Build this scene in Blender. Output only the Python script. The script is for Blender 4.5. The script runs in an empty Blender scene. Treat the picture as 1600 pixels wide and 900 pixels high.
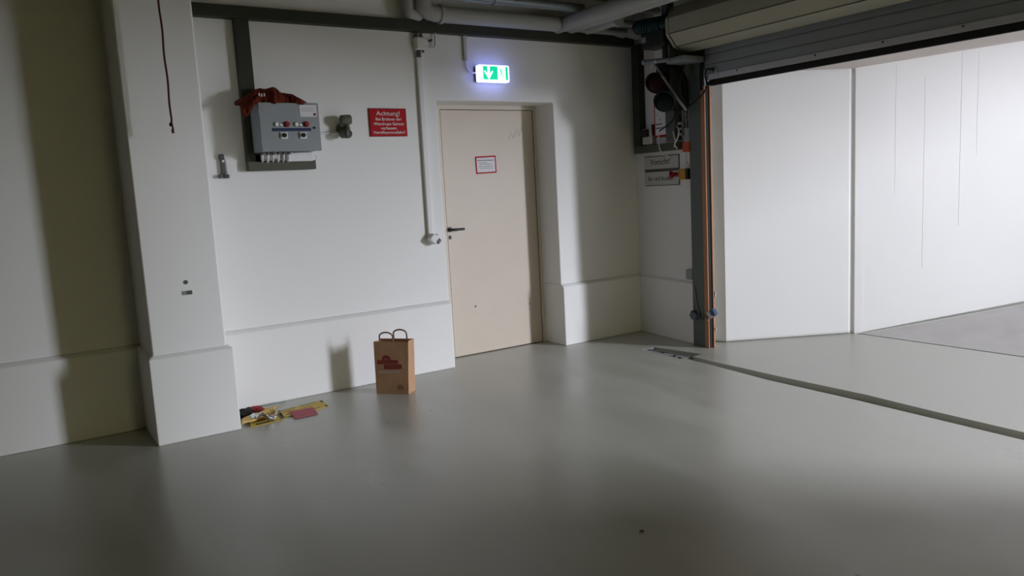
import bpy, bmesh, math, random
from mathutils import Vector, Matrix, noise
random.seed(7)
PI = math.pi
SC = bpy.context.scene
COL = SC.collection
V = Vector

# ------------------------------------------------------------------ materials
def new_mat(name):
    m = bpy.data.materials.new(name); m.use_nodes = True
    nt = m.node_tree
    return m, nt, nt.nodes['Principled BSDF']

def mat(name, col, rough=.6, metal=0., var=.06, scale=6., bump=0., bscale=60., spec=.3):
    m, nt, b = new_mat(name)
    b.inputs['Roughness'].default_value = rough
    b.inputs['Metallic'].default_value = metal
    b.inputs['Specular IOR Level'].default_value = spec
    tc = nt.nodes.new('ShaderNodeTexCoord')
    n = nt.nodes.new('ShaderNodeTexNoise'); n.inputs['Scale'].default_value = scale; n.inputs['Detail'].default_value = 5
    nt.links.new(tc.outputs['Object'], n.inputs['Vector'])
    mx = nt.nodes.new('ShaderNodeMix'); mx.data_type = 'RGBA'
    mx.inputs[6].default_value = (*[c*(1-var) for c in col], 1)
    mx.inputs[7].default_value = (*[min(1, c*(1+var)) for c in col], 1)
    nt.links.new(n.outputs['Fac'], mx.inputs[0])
    nt.links.new(mx.outputs[2], b.inputs['Base Color'])
    if bump:
        n2 = nt.nodes.new('ShaderNodeTexNoise'); n2.inputs['Scale'].default_value = bscale; n2.inputs['Detail'].default_value = 4
        nt.links.new(tc.outputs['Object'], n2.inputs['Vector'])
        bp = nt.nodes.new('ShaderNodeBump'); bp.inputs['Strength'].default_value = bump; bp.inputs['Distance'].default_value = .01
        nt.links.new(n2.outputs['Fac'], bp.inputs['Height']); nt.links.new(bp.outputs['Normal'], b.inputs['Normal'])
    return m

def emit(name, col, strength):
    m, nt, b = new_mat(name)
    b.inputs['Base Color'].default_value = (*col, 1)
    b.inputs['Emission Color'].default_value = (*col, 1)
    b.inputs['Emission Strength'].default_value = strength
    b.inputs['Roughness'].default_value = .4
    return m

M = {}
M['wall'] = mat('white_wall_paint', (.79, .79, .775), .75, var=.02, scale=1.5, bump=.05, bscale=35)
M['ramp_wall'] = mat('white_ramp_wall_paint', (.84, .84, .83), .6, var=.02, scale=2)
M['room'] = mat('cream_wall_paint', (.26, .24, .15), .8, var=.05)
M['ceil'] = mat('concrete_ceiling', (.17, .165, .12), .9, var=.12, scale=3)
M['soffit'] = mat('pinkish_soffit_paint', (.62, .56, .52), .8, var=.02)
M['door'] = mat('beige_door_paint', (.58, .505, .42), .42, var=.05, scale=4, bump=.03, bscale=12)
M['frame'] = mat('door_frame_paint', (.62, .57, .49), .5, var=.04)
M['black'] = mat('black_plastic', (.015, .015, .015), .4)
M['rubber'] = mat('black_rubber', (.012, .012, .012), .7)
M['duct'] = mat('grey_olive_duct', (.035, .037, .026), .6, var=.05)
M['duct2'] = mat('grey_olive_duct_pale', (.085, .085, .062), .6, var=.05)
M['cabgrey'] = mat('cabinet_grey', (.27, .295, .31), .45, var=.04)
M['white'] = mat('white_plastic', (.75, .75, .76), .45, var=.02)
M['paper'] = mat('white_paper', (.72, .70, .74), .7, var=.03)
M['offwhite'] = mat('pale_conduit_plastic', (.72, .72, .71), .5, var=.02)
M['blue'] = mat('blue_label_strip', (.008, .02, .085), .5)
M['red'] = mat('red_button', (.26, .008, .025), .35)
M['signred'] = mat('red_sign_enamel', (.40, .006, .012), .5, var=.03, spec=.1)
M['signedge'] = mat('dark_red_sign_edge', (.2, .005, .01), .5)
M['signtext'] = mat('white_sign_lettering', (.80, .70, .70), .5)
M['orange_cloth'] = mat('orange_red_cloth', (.125, .016, .005), .95, var=.55, scale=18, bump=.5, bscale=90)
M['pipe'] = mat('pale_lagged_pipe', (.36, .36, .345), .6, var=.08, scale=3, bump=.1, bscale=20)
M['pipe2'] = mat('grey_steel_pipe', (.22, .25, .26), .45, metal=.4)
M['steel'] = mat('dark_grey_steel', (.10, .12, .115), .5, metal=.3, var=.1)
M['steel2'] = mat('mid_grey_steel', (.22, .24, .235), .45, metal=.3, var=.1)
M['curtain'] = mat('galvanised_shutter', (.28, .30, .31), .5, metal=.3, var=.05)
M['rail'] = mat('pale_aluminium_rail', (.50, .49, .52), .45, metal=.3, var=.08, scale=5)
M['drum'] = mat('cream_drum_casing', (.37, .355, .275), .5, var=.04)
M['copper'] = mat('orange_brown_painted_rail', (.42, .20, .10), .5, var=.15, scale=8)
M['teal'] = mat('dark_teal_motor', (.006, .035, .036), .5)
M['lensred'] = mat('dark_red_lens', (.03, .002, .008), .35)
M['lensgreen'] = mat('dark_green_lens', (.006, .013, .015), .35)
M['orange'] = mat('orange_red_plastic', (.50, .07, .03), .45)
M['yellow'] = mat('yellow_plastic', (.50, .27, .03), .5)
M['sensorblue'] = mat('blue_sensor_face', (.055, .09, .18), .35)
M['sensorgrey'] = mat('pale_sensor_body', (.5, .53, .58), .4)
M['greysign'] = mat('grey_white_sign', (.52, .51, .485), .6)
M['greytext'] = mat('grey_sign_lettering', (.07, .07, .065), .6)
M['kraft'] = mat('brown_kraft_paper', (.48, .285, .17), .85, var=.08, scale=14, bump=.15, bscale=40)
M['kraftdark'] = mat('brown_twisted_handle', (.20, .11, .07), .8)
M['bagred'] = mat('red_bag_print', (.24, .03, .03), .8)
M['bagred2'] = mat('pale_red_bag_print', (.33, .09, .08), .8)
M['bagfaint'] = mat('faint_bag_print', (.30, .13, .09), .8)
M['bagwhite'] = mat('white_bag_print', (.50, .38, .32), .8)
M['yelboard'] = mat('yellow_enamel_plate', (.55, .38, .06), .55, var=.2, scale=18)
M['yelpaper'] = mat('yellow_card', (.66, .45, .15), .6, var=.15, scale=20)
M['olive'] = mat('dark_worn_print', (.10, .09, .03), .6)
M['pinkcard'] = mat('faded_red_card', (.42, .10, .12), .7, var=.08)
M['foil'] = mat('silver_foil', (.75, .76, .76), .22, metal=.9, bump=.6, bscale=25)
M['rope'] = mat('dark_red_rope', (.085, .018, .016), .9, bump=.6, bscale=200)
M['grate'] = mat('galvanised_grate', (.20, .20, .20), .6, metal=.1, var=.35, scale=40)
M['darkpit'] = mat('dirty_pit', (.09, .085, .05), .8)
M['devgrey'] = mat('dark_grey_plastic', (.09, .09, .095), .4)
M['olivegrey'] = mat('olive_grey_casting', (.12, .12, .085), .55)
M['exitbody'] = emit('lit_opal_diffuser', (.33, .38, 1.0), 3.6)
M['exitface'] = emit('lit_opal_face', (.75, .95, 1.0), 1.3)
M['exitgreen'] = emit('lit_green_field', (.0, .62, .33), 1.0)
M['exitwhite'] = emit('lit_white_symbol', (.95, 1.0, 1.0), 1.5)

# floor: glossy grey-green coating with faint trowel streaks
def floor_mat():
    m, nt, b = new_mat('glossy_floor_coating')
    N = nt.nodes; L = nt.links
    tc = N.new('ShaderNodeTexCoord')
    mp = N.new('ShaderNodeMapping'); mp.inputs['Scale'].default_value = (2.0, .55, 1); mp.inputs['Rotation'].default_value = (0, 0, -.35)
    L.new(tc.outputs['Object'], mp.inputs['Vector'])
    n = N.new('ShaderNodeTexNoise'); n.inputs['Scale'].default_value = 1.5; n.inputs['Detail'].default_value = 3; n.inputs['Distortion'].default_value = .35
    L.new(mp.outputs['Vector'], n.inputs['Vector'])
    mx = N.new('ShaderNodeMix'); mx.data_type = 'RGBA'
    mx.inputs[6].default_value = (.30, .302, .255, 1); mx.inputs[7].default_value = (.46, .455, .405, 1)
    L.new(n.outputs['Fac'], mx.inputs[0]); L.new(mx.outputs[2], b.inputs['Base Color'])
    mr = N.new('ShaderNodeMapRange'); mr.inputs['From Min'].default_value = .25; mr.inputs['From Max'].default_value = .75; mr.inputs['To Min'].default_value = .26; mr.inputs['To Max'].default_value = .46
    L.new(n.outputs['Fac'], mr.inputs['Value']); L.new(mr.outputs['Result'], b.inputs['Roughness'])
    b.inputs['IOR'].default_value = 1.75; b.inputs['Specular IOR Level'].default_value = .9
    n2 = N.new('ShaderNodeTexNoise'); n2.inputs['Scale'].default_value = 5; n2.inputs['Detail'].default_value = 3
    L.new(mp.outputs['Vector'], n2.inputs['Vector'])
    bp = N.new('ShaderNodeBump'); bp.inputs['Strength'].default_value = .05; bp.inputs['Distance'].default_value = .02
    L.new(n2.outputs['Fac'], bp.inputs['Height']); L.new(bp.outputs['Normal'], b.inputs['Normal'])
    return m
M['floor'] = floor_mat()

def ramp_mat():
    m, nt, b = new_mat('worn_ramp_concrete')
    N = nt.nodes; L = nt.links
    tc = N.new('ShaderNodeTexCoord')
    n = N.new('ShaderNodeTexNoise'); n.inputs['Scale'].default_value = 3; n.inputs['Detail'].default_value = 8; n.inputs['Distortion'].default_value = .5
    L.new(tc.outputs['Object'], n.inputs['Vector'])
    mx = N.new('ShaderNodeMix'); mx.data_type = 'RGBA'
    mx.inputs[6].default_value = (.42, .40, .385, 1); mx.inputs[7].default_value = (.60, .59, .58, 1)
    L.new(n.outputs['Fac'], mx.inputs[0]); L.new(mx.outputs[2], b.inputs['Base Color'])
    b.inputs['Roughness'].default_value = .65
    return m
M['ramp'] = ramp_mat()
M['rampedge'] = mat('painted_ramp_edge', (.58, .59, .54), .55, var=.06, scale=5)

# ------------------------------------------------------------------ mesh helpers
ORG = {}
class MB:
    def __init__(s): s.bm = bmesh.new()
    def face(s, pts):
        vs = [s.bm.verts.new(p) for p in pts]; return s.bm.faces.new(vs)
    def box(s, a, b, bev=0, rot=None, piv=None):
        t = bmesh.new(); bmesh.ops.create_cube(t, size=1)
        a, b = V(a), V(b); c = (a+b)/2; d = b-a
        for v in t.verts: v.co = V((v.co.x*d.x, v.co.y*d.y, v.co.z*d.z)) + c
        if bev: bmesh.ops.bevel(t, geom=t.edges[:], offset=bev, segments=2, profile=.5, affect='EDGES')
        if rot:
            p = V(piv) if piv else c
            for v in t.verts: v.co = rot @ (v.co-p) + p
        s.add(t); return s
    def obox(s, o, ux, uy, uz, a, b, bev=0):           # box in a local frame o + x*ux + y*uy + z*uz
        t = bmesh.new(); bmesh.ops.create_cube(t, size=1)
        a, b = V(a), V(b); c = (a+b)/2; d = b-a
        for v in t.verts: v.co = V((v.co.x*d.x, v.co.y*d.y, v.co.z*d.z)) + c
        if bev: bmesh.ops.bevel(t, geom=t.edges[:], offset=bev, segments=2, profile=.5, affect='EDGES')
        o, ux, uy, uz = map(V, (o, ux, uy, uz))
        for v in t.verts: v.co = o + ux*v.co.x + uy*v.co.y + uz*v.co.z
        bmesh.ops.recalc_face_normals(t, faces=t.faces[:])
        s.add(t); return s
    def add(s, t):
        me = bpy.data.meshes.new('t'); t.to_mesh(me); t.free(); s.bm.from_mesh(me); bpy.data.meshes.remove(me)
    def prism(s, poly, ext, bev=0, sel=None):          # poly: 3D points, ext: vector
        t = bmesh.new(); vs = [t.verts.new(p) for p in poly]; f = t.faces.new(vs)
        r = bmesh.ops.extrude_face_region(t, geom=[f]); nv = [e for e in r['geom'] if isinstance(e, bmesh.types.BMVert)]
        for v in nv: v.co += V(ext)
        bmesh.ops.recalc_face_normals(t, faces=t.faces[:])
        if bev:
            ed = [e for e in t.edges if (sel(e) if sel else True)]
            bmesh.ops.bevel(t, geom=ed, offset=bev, segments=3, profile=.5, affect='EDGES')
        s.add(t); return s
    def tube(s, path, r, seg=14, caps=True, closed=False):
        pts = [V(p) for p in path]; rings = []; n = len(pts)
        up = None
        for i, p in enumerate(pts):
            if closed: tg = (pts[(i+1) % n]-pts[i-1]).normalized()
            elif i == 0: tg = (pts[1]-p).normalized()
            elif i == n-1: tg = (p-pts[-2]).normalized()
            else: tg = ((pts[i+1]-p).normalized()+(p-pts[i-1]).normalized()).normalized()
            if up is None:
                up = tg.cross(V((0, 0, 1)))
                if up.length < .1: up = tg.cross(V((1, 0, 0)))
                up.normalize()
            up = (up-tg*up.dot(tg)).normalized(); w = tg.cross(up)
            rr = r[i] if isinstance(r, (list, tuple)) else r
            rings.append([s.bm.verts.new(p+up*math.cos(2*PI*k/seg)*rr+w*math.sin(2*PI*k/seg)*rr) for k in range(seg)])
        m = n if closed else n-1
        for i in range(m):
            A, B = rings[i], rings[(i+1) % n]
            for k in range(seg): s.bm.faces.new((A[k], A[(k+1) % seg], B[(k+1) % seg], B[k]))
        if caps and not closed:
            s.bm.faces.new(rings[0][::-1]); s.bm.faces.new(rings[-1])
        return s
    def cyl(s, a, b, r, seg=24, bev=0):
        a, b = V(a), V(b)
        if bev:
            d = (b-a).normalized()
            s.tube([a, a+d*.0001, a+d*bev, b-d*bev, b-d*.0001, b], [r-bev, r-bev*.6, r, r, r-bev*.6, r-bev], seg)
        else: s.tube([a, b], r, seg)
        return s
    def build(s, name, m, parent=None, smooth=False, bevel=0):
        bm = s.bm; bmesh.ops.recalc_face_normals(bm, faces=bm.faces[:])
        lo = V([min(v.co[i] for v in bm.verts) for i in range(3)]); hi = V([max(v.co[i] for v in bm.verts) for i in range(3)])
        c = V(((lo.x+hi.x)/2, (lo.y+hi.y)/2, lo.z))
        for v in bm.verts: v.co -= c
        me = bpy.data.meshes.new(name); bm.to_mesh(me); bm.free()
        if smooth:
            for p in me.polygons: p.use_smooth = True
            try: me.set_sharp_from_angle(angle=R(35))
            except Exception: pass
        me.materials.append(M[m] if isinstance(m, str) else m)
        o = bpy.data.objects.new(name, me); COL.objects.link(o)
        ORG[o.name] = c
        if parent is not None:
            o.parent = parent; o.location = c-ORG[parent.name]
        else: o.location = c
        if bevel:
            b = o.modifiers.new('edge', 'BEVEL'); b.width = bevel; b.segments = 3; b.limit_method = 'ANGLE'; b.angle_limit = R(40)
        return o
R = math.radians

def tag(o, label=None, cat=None, group=None, kind=None):
    if label: o['label'] = label
    if cat: o['category'] = cat
    if group: o['group'] = group
    if kind: o['kind'] = kind
    return o
def thing(name, loc, label, cat, group=None, kind=None):
    o = bpy.data.objects.new(name, None); COL.objects.link(o); o.location = loc; o.empty_display_size = .1
    ORG[o.name] = V(loc); return tag(o, label, cat, group, kind)

def bez(pts, n=8):                                     # smooth path through points
    P = [V(p) for p in pts]; out = []
    for i in range(len(P)-1):
        p0 = P[max(i-1, 0)]; p1 = P[i]; p2 = P[i+1]; p3 = P[min(i+2, len(P)-1)]
        for k in range(n):
            t = k/n
            out.append(.5*((2*p1)+(p2-p0)*t+(2*p0-5*p1+4*p2-p3)*t*t+(3*p1-p0-3*p2+p3)*t**3))
    out.append(P[-1]); return out

def text(name, s, size, o, ux, uy, m, parent, width=None, depth=.0006, off=0., align='CENTER'):
    cu = bpy.data.curves.new(name, 'FONT'); cu.body = s; cu.size = size; cu.align_x = align; cu.align_y = 'CENTER'; cu.offset = off
    cu.resolution_u = 3
    t = bpy.data.objects.new('tmp', cu); COL.objects.link(t)
    dg = bpy.context.evaluated_depsgraph_get(); dg.update()
    me = bpy.data.meshes.new_from_object(t.evaluated_get(dg)); COL.objects.unlink(t); bpy.data.objects.remove(t)
    xs = [v.co.x for v in me.vertices]; w = max(xs)-min(xs); sx = width/w if width else 1
    b = bmesh.new(); b.from_mesh(me); bpy.data.meshes.remove(me)
    ux, uy, o = V(ux).normalized(), V(uy).normalized(), V(o); nn = ux.cross(uy)
    for v in b.verts: v.co = o+ux*v.co.x*sx+uy*v.co.y+nn*.0002
    r = bmesh.ops.extrude_face_region(b, geom=b.faces[:])
    for e in r['geom']:
        if isinstance(e, bmesh.types.BMVert): e.co += nn*depth
    mb = MB(); mb.bm.free(); mb.bm = b
    return mb.build(name, m, parent)

# ------------------------------------------------------------------ the setting
YW, YB = 5.492, 5.455                                    # back wall: upper face, dado face
def wall_profile(x):
    return [(x, YB, 0), (x, YB, .532), (x, YW, .553), (x, 5.95, .553), (x, 5.95, 0)]
DX0, DX1, DZ = 2.958, 4.097, 2.148
w = MB()
w.prism(wall_profile(-6), (DX0+6, 0, 0))
w.prism(wall_profile(DX1), (5.35-DX1, 0, 0))
w.prism([(-6, YW, .553), (DX0, YW, .553), (DX0, YW, DZ), (DX1, YW, DZ), (DX1, YW, .553), (5.35, YW, .553), (5.35, YW, 3.05), (-6, YW, 3.05)], (0, 5.95-YW, 0))
tag(w.build('wall_back', 'wall', bevel=.009), kind='structure')

p = MB()
p.box((.652, 5.0, .5), (1.088, 5.6, 3.05), .012)
p.prism([(.628, 4.975, 0), (1.12, 4.975, 0), (1.12, 5.6, 0), (.628, 5.6, 0)], (0, 0, .535))
t = bmesh.new()
lo = [t.verts.new(q) for q in ((.628, 4.975, .535), (1.12, 4.975, .535), (1.12, 5.6, .535), (.628, 5.6, .535))]
hi = [t.verts.new(q) for q in ((.652, 5.0, .551), (1.088, 5.0, .551), (1.088, 5.6, .551), (.652, 5.6, .551))]
for i in range(4): t.faces.new((lo[i], lo[(i+1) % 4], hi[(i+1) % 4], hi[i]))
t.faces.new(lo[::-1]); t.faces.new(hi); p.add(t)
tag(p.build('pillar', 'wall', bevel=.008), kind='structure')

# corner wall beside the gate, its rounded end and the long ramp wall
U = V((-.13643666, -.9906488, 0)); NR = V((-.9906488, .13643666, 0)); P0 = V((5.02, 5.475, 0)); Z = V((0, 0, 1))
def WR(s, z, off=0): return P0+U*s+NR*off+Z*z
SL = 0.843
w = MB()
prof = [(.008, 0), (.008, .532), (-.024, .550), (-.022, 3.05), (-.2, 3.05), (-.2, 0)]
w.prism([WR(-.03, z, o) for o, z in prof], U*(SL+.03))
tag(w.build('wall_right', 'wall', bevel=.008), kind='structure')
J = V((5.144, 4.524, 0)); DA = V((.879, -.477, 0)).normalized(); NA = V((-DA.y, DA.x, 0))  # NA points away from the lane
def RZ(x): return max(0., (x-6.17)*.135)
w = MB()
poly = [(4.955, 4.645, 0), (5.078, 4.645, 0), tuple(J), tuple(J+DA*1.135), tuple(J+DA*1.135+NA*.35), (5.2, 5.3, 0), (5.06, 5.3, 0)]
w.prism(poly, (0, 0, 3.05))
tag(w.build('wall_gate_side', 'ramp_wall', bevel=.028), kind='structure')
j0, j1 = J+DA*1.162, J+DA*8.2
w = MB()
w.prism([j0, j1, j1+NA*.35, j0+NA*.35], (0, 0, 4.3))
w.prism([J+DA*1.12+NA*.02, J+DA*1.17+NA*.02, J+DA*1.17+NA*.3, J+DA*1.12+NA*.3], (0, 0, 3.0))
# the raised painted strip and runs of old paint on the ramp wall
q0 = J+DA*1.162
tag(w.build('wall_ramp', 'ramp_wall', bevel=.004), kind='structure')
w = MB()
w.prism([q0-NA*.004, q0+DA*.075-NA*.004, q0+DA*.075, q0], (0, 0, 2.32))
for dd, z0, z1, ww in ((.36, 1.2, 2.3, .0016), (.62, .55, 2.2, .0018), (.95, .9, 2.38, .0022), (1.10, 1.5, 2.4, .0018)):
    w.tube([q0+DA*dd+Z*z0, q0+DA*(dd+.002)+Z*z1], ww, 8)
tag(w.build('trim_1', 'ramp_wall'), kind='structure')

# floor with the slot in front of the gate and the drain pit
ys = [5.95, 4.85, 4.85, 4.36, 4.36, 4.14, 3.47, 2.81, 2.38, 1.80, .6, -1.4]
xl = [None, None, 4.445, 4.425, 4.455, 4.445, 4.372, 4.357, 4.333, 4.30, 4.25, 4.2]
xr = [None, None, 4.59, 4.665, 4.555, 4.535, 4.508, 4.505, 4.462, 4.425, 4.37, 4.32]
f = MB(); X0, X1 = -6.2, 6.17
def quad(a, b, c, d): f.face([a, b, c, d])
quad((X0, 5.95, 0), (X0, 4.85, 0), (X1, 4.85, 0), (X1, 5.95, 0))
for i in range(2, len(ys)-1):
    y0, y1 = ys[i], ys[i+1]
    if y0 == y1: continue
    a0, a1, b0, b1 = xl[i], xl[i+1], xr[i], xr[i+1]
    quad((X0, y0, 0), (X0, y1, 0), (a1, y1, 0), (a0, y0, 0))
    quad((b0, y0, 0), (b1, y1, 0), (X1, y1, 0), (X1, y0, 0))
    dz = -.045
    quad((a0, y0, 0), (a1, y1, 0), (a1, y1, dz), (a0, y0, dz))
    quad((b0, y0, dz), (b1, y1, dz), (b1, y1, 0), (b0, y0, 0))
    quad((a0, y0, dz), (a1, y1, dz), (b1, y1, dz), (b0, y0, dz))
dz = -.045
quad((4.445, 4.85, 0), (4.59, 4.85, 0), (4.59, 4.85, dz), (4.445, 4.85, dz))
quad((4.425, 4.36, 0), (4.455, 4.36, 0), (4.455, 4.36, dz), (4.425, 4.36, dz))
quad((4.555, 4.36, 0), (4.665, 4.36, 0), (4.665, 4.36, dz), (4.555, 4.36, dz))
quad((X0, -1.4, 0), (X0, -6, 0), (X1, -6, 0), (X1, -1.4, 0))
quad((X0, -6, -.2), (X0, 5.95, -.2), (X1, 5.95, -.2), (X1, -6, -.2))
tag(f.build('floor', 'floor'), kind='structure')

# ramp beyond the threshold joint
r = MB()
def rp(x, y): return (x, y, (x-6.195)*.135)
r.prism([rp(6.195, 4.4), rp(12.5, 4.4), rp(12.5, -7), rp(6.195, -7)], (0, 0, -.25))
r.box((6.165, -7, -.25), (6.2, 4.4, -.02))
tag(r.build('ramp', 'ramp'), kind='structure')
r = MB(); e0 = J+DA*1.2; e1 = J+DA*8
def rq(pt): return V((pt.x, pt.y, (pt.x-6.195)*.135+.002))
r.face([rq(e0-NA*.0), rq(e0-NA*.03+DA*.1), rq(e1-NA*.22), rq(e1)])
r.prism([rq(e0), rq(e0-NA*.05+DA*.05), rq(e1-NA*.2), rq(e1)], (0, 0, -.02))
tag(r.build('trim_2', 'rampedge'), kind='structure')

c = MB()
c.box((-6.2, -6.2, 3.05), (5.1, 5.95, 3.25))
tag(c.build('ceiling', 'ceil'), kind='structure')
s_ = MB()
s_.prism([(5.0, -7, 2.285), (5.9, -7, 2.285), (5.9, -7, 3.2), (5.0, -7, 3.2)], (0, 12.3, 0))
s_.prism([(5.9, 1.8, 2.285), (6.15, 1.8, 2.285), (13, 1.8, 2.285+.127*6.85), (13, 1.8, 4.2), (5.9, 1.8, 3.2)], (0, 3.5, 0))
tag(s_.build('ceiling_ramp', 'soffit'), kind='structure')
w = MB(); w.box((4.93, -7, 2.30), (5.02, 4.66, 3.1))
tag(w.build('wall_lintel', 'wall'), kind='structure')
w = MB(); w.box((-6.3, -6.2, 0), (-6.0, 5.95, 3.05)); tag(w.build('wall_left', 'room'), kind='structure')
w = MB(); w.box((-6.2, -6.3, 0), (5.2, -6.0, 3.05)); tag(w.build('wall_front', 'room'), kind='structure')
w = MB(); w.box((4.93, -6.2, 0), (5.14, -.2, 3.05)); tag(w.build('wall_right_far', 'wall'), kind='structure')
k0 = V((5.14, -.2, 0)); k1 = k0+DA*.6; k2 = k0+DA*5.2; k3 = k0+DA*9
w = MB(); w.prism([k0, k1, k1-NA*.3, k0-NA*.3], (0, 0, 4.3)); tag(w.build('wall_ramp_opposite', 'ramp_wall'), kind='structure')

# door
d = thing('door_1', (3.6, 5.76, 0), None, None, kind='structure')
m_ = MB(); m_.box((3.128, 5.762, .008), (4.058, 5.80, 2.108), .003); leaf = m_.build('door_leaf', 'door', d)
m_ = MB()
m_.prism([(3.128, 5.756, 2.112), (DX0-.1, 5.756, 2.112), (DX0-.1, 5.756, 2.2), (DX1+.1, 5.756, 2.2), (DX1+.1, 5.756, 0), (4.066, 5.756, 0), (4.066, 5.756, 2.112)], (0, .08, 0))
m_.box((DX0-.1, 5.756, 0), (3.122, 5.836, 2.112))
m_.build('door_frame', 'frame', d)
m_ = MB(); m_.box((DX0-.1, 5.84, 0), (DX1+.1, 5.95, 2.3)); m_.build('door_backing', 'black', d)
m_ = MB()
m_.tube(bez([(3.150, 5.765, 1.112), (3.150, 5.72, 1.112), (3.158, 5.706, 1.112), (3.20, 5.704, 1.111), (3.262, 5.706, 1.110)], 5), .0105, 12)
m_.cyl((3.150, 5.765, 1.112), (3.150, 5.752, 1.112), .021, 20)
m_.build('door_handle', 'black', d, smooth=True)
m_ = MB(); m_.box((3.137, 5.757, 1.03), (3.163, 5.764, 1.06), .004); m_.build('keyhole_plate', 'black', d)
for z in (.25, 1.62):
    m_ = MB(); m_.cyl((4.062, 5.752, z), (4.062, 5.752, z+.09), .007, 10); m_.build('door_hinge', 'frame', d)
# dents and scuffs on the leaf
m_ = MB()
for (x, z, a, b) in ((3.62, .99, .012, .004), (3.54, .90, .006, .006), (3.21, .42, .012, .004), (3.36, .42, .008, .022), (3.37, .36, .010, .005), (3.93, .37, .005, .018), (3.16, .78, .006, .006), (3.13, .60, .004, .012)):
    m_.tube([(x-a/2, 5.7625, z), (x, 5.7612, z+b*.2), (x+a/2, 5.7625, z+b*.5)], max(.0015, b/3), 6)
m_.build('paint_chip', 'steel2', d)
m_ = MB()
for k in range(9):
    x = 3.80+.018*k; z = 1.86+.02*math.sin(k*1.9)+.007*k
    m_.tube([(x, 5.762, z), (x+.012, 5.7612, z+.035)], .0013, 6)
m_.build('scratch', 'steel2', d)

# ------------------------------------------------------------------ cable ducts
def duct(name, a, b, label, m='duct', bev=.004):
    mb = MB(); mb.box(a, b, bev); return tag(mb.build(name, m), label, 'cable duct')
duct('cable_duct', (1.135, 5.415, 2.655), (4.995, 5.492, 2.735), 'long dark horizontal cable duct running above the door just below the pipes')
duct('cable_duct', (1.44, 5.43, 1.70), (1.535, 5.492, 2.655), 'dark vertical cable duct coming down behind the orange cloth to the grey cabinet')
duct('cable_duct', (1.44, 5.42, 1.645), (1.915, 5.492, 1.708), 'short horizontal olive duct under the white cable ends of the grey cabinet', 'duct2')
mb = MB(); mb.obox(P0, U, NR, Z, (.045, -.025, 1.75), (.150, .045, 2.66), .004)
tag(mb.build('cable_duct', 'duct'), 'dark vertical cable duct in the room corner beside the traffic light', 'cable duct')
mb = MB(); mb.obox(P0, U, NR, Z, (.045, -.025, 1.685), (.70, .045, 1.75), .004)
tag(mb.build('cable_duct', 'duct2'), 'short horizontal duct directly above the grey Vorsicht sign', 'cable duct')

# ------------------------------------------------------------------ control cabinet
cab = thing('control_cabinet', (1.69, 5.31, 1.76), 'grey electrical control cabinet with two red buttons and a blue strip', 'control cabinet')
mb = MB(); mb.box((1.487, 5.222, 1.765), (1.885, 5.43, 2.075), .006); mb.build('body', 'cabgrey', cab)
mb = MB(); mb.box((1.483, 5.206, 1.760), (1.889, 5.224, 2.080), .004); dr = mb.build('door_panel', 'cabgrey', cab)
mb = MB(); mb.box((1.562, 5.201, 1.893), (1.823, 5.207, 1.913)); st = mb.build('label_strip', 'blue', cab)
for x in (1.660, 1.793):
    mb = MB(); mb.cyl((x, 5.207, 1.938), (x, 5.197, 1.938), .019, 20); mb.cyl((x, 5.197, 1.938), (x, 5.180, 1.938), .016, 20, .004)
    tag(mb.build('push_button', 'red', cab, True), 'red mushroom button')
for x in (1.605, 1.738):
    for xx, zz, q in ((x-.014, 1.937, .014), (x+.014, 1.934, .010)):
        mb = MB(); mb.cyl((xx, 5.207, zz), (xx, 5.190, zz), q, 18, .003)
        tag(mb.build('indicator_lamp', 'white', cab, True), 'white indicator lamp')
for x in (1.632, 1.762):
    mb = MB(); mb.box((x-.022, 5.194, 1.842), (x+.026, 5.207, 1.886), .003); sp = mb.build('switch_plate', 'white', cab)
    mb = MB(); mb.cyl((x+.002, 5.195, 1.865), (x+.002, 5.178, 1.865), .0145, 18, .003); mb.box((x-.001, 5.172, 1.853), (x+.005, 5.18, 1.877)); mb.build('rotary_knob', 'black', sp)
mb = MB(); mb.cyl((1.848, 5.207, 1.914), (1.848, 5.199, 1.914), .008, 16); mb.build('lock', 'black', cab)
mb = MB(); mb.box((1.755, 5.203, 1.988), (1.872, 5.2065, 2.066)); pl = mb.build('paper_notice', 'paper', cab)
mb = MB(); mb.cyl((1.857, 5.203, 2.004), (1.857, 5.2005, 2.004), .0095, 20); mb.build('round_sticker', 'red', pl)
mb = MB()
for z, a, b in ((2.046, 1.765, 1.86), (2.036, 1.765, 1.85), (2.026, 1.765, 1.862)): mb.box((a, 5.2022, z), (b, 5.2035, z+.0022))
mb.build('printed_line', 'cabgrey', pl)
for z in (1.82, 2.02):
    mb = MB(); mb.cyl((1.4835, 5.212, z-.018), (1.4835, 5.212, z+.018), .006, 10); mb.build('hinge', 'cabgrey', cab)
for i in range(6):
    x = 1.515+i*.036
    mb = MB(); mb.cyl((x, 5.32, 1.765), (x, 5.32, 1.745), .012, 12); mb.build('cable_gland', 'devgrey', cab)
    mb = MB(); mb.tube(bez([(x, 5.32, 1.75), (x+.004, 5.34, 1.73), (x+.016, 5.385, 1.712), (x+.022, 5.43, 1.70)], 5), .0075 if i in (1, 3) else .0055, 10)
    mb.build('cable', 'white', cab, True)
mb = MB(); mb.box((1.70, 5.37, 1.700), (1.885, 5.475, 1.762), .008); mb.box((1.49, 5.43, 1.700), (1.72, 5.475, 1.762), .006)
mb.build('cable_cover', 'white', cab)
mb = MB(); mb.tube(bez([(1.895, 5.44, 1.758), (1.925, 5.45, 1.745), (1.935, 5.455, 1.72), (1.918, 5.46, 1.69), (1.905, 5.462, 1.665)], 6), .004, 8)
mb.build('loose_cable', 'white', cab, True)

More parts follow.
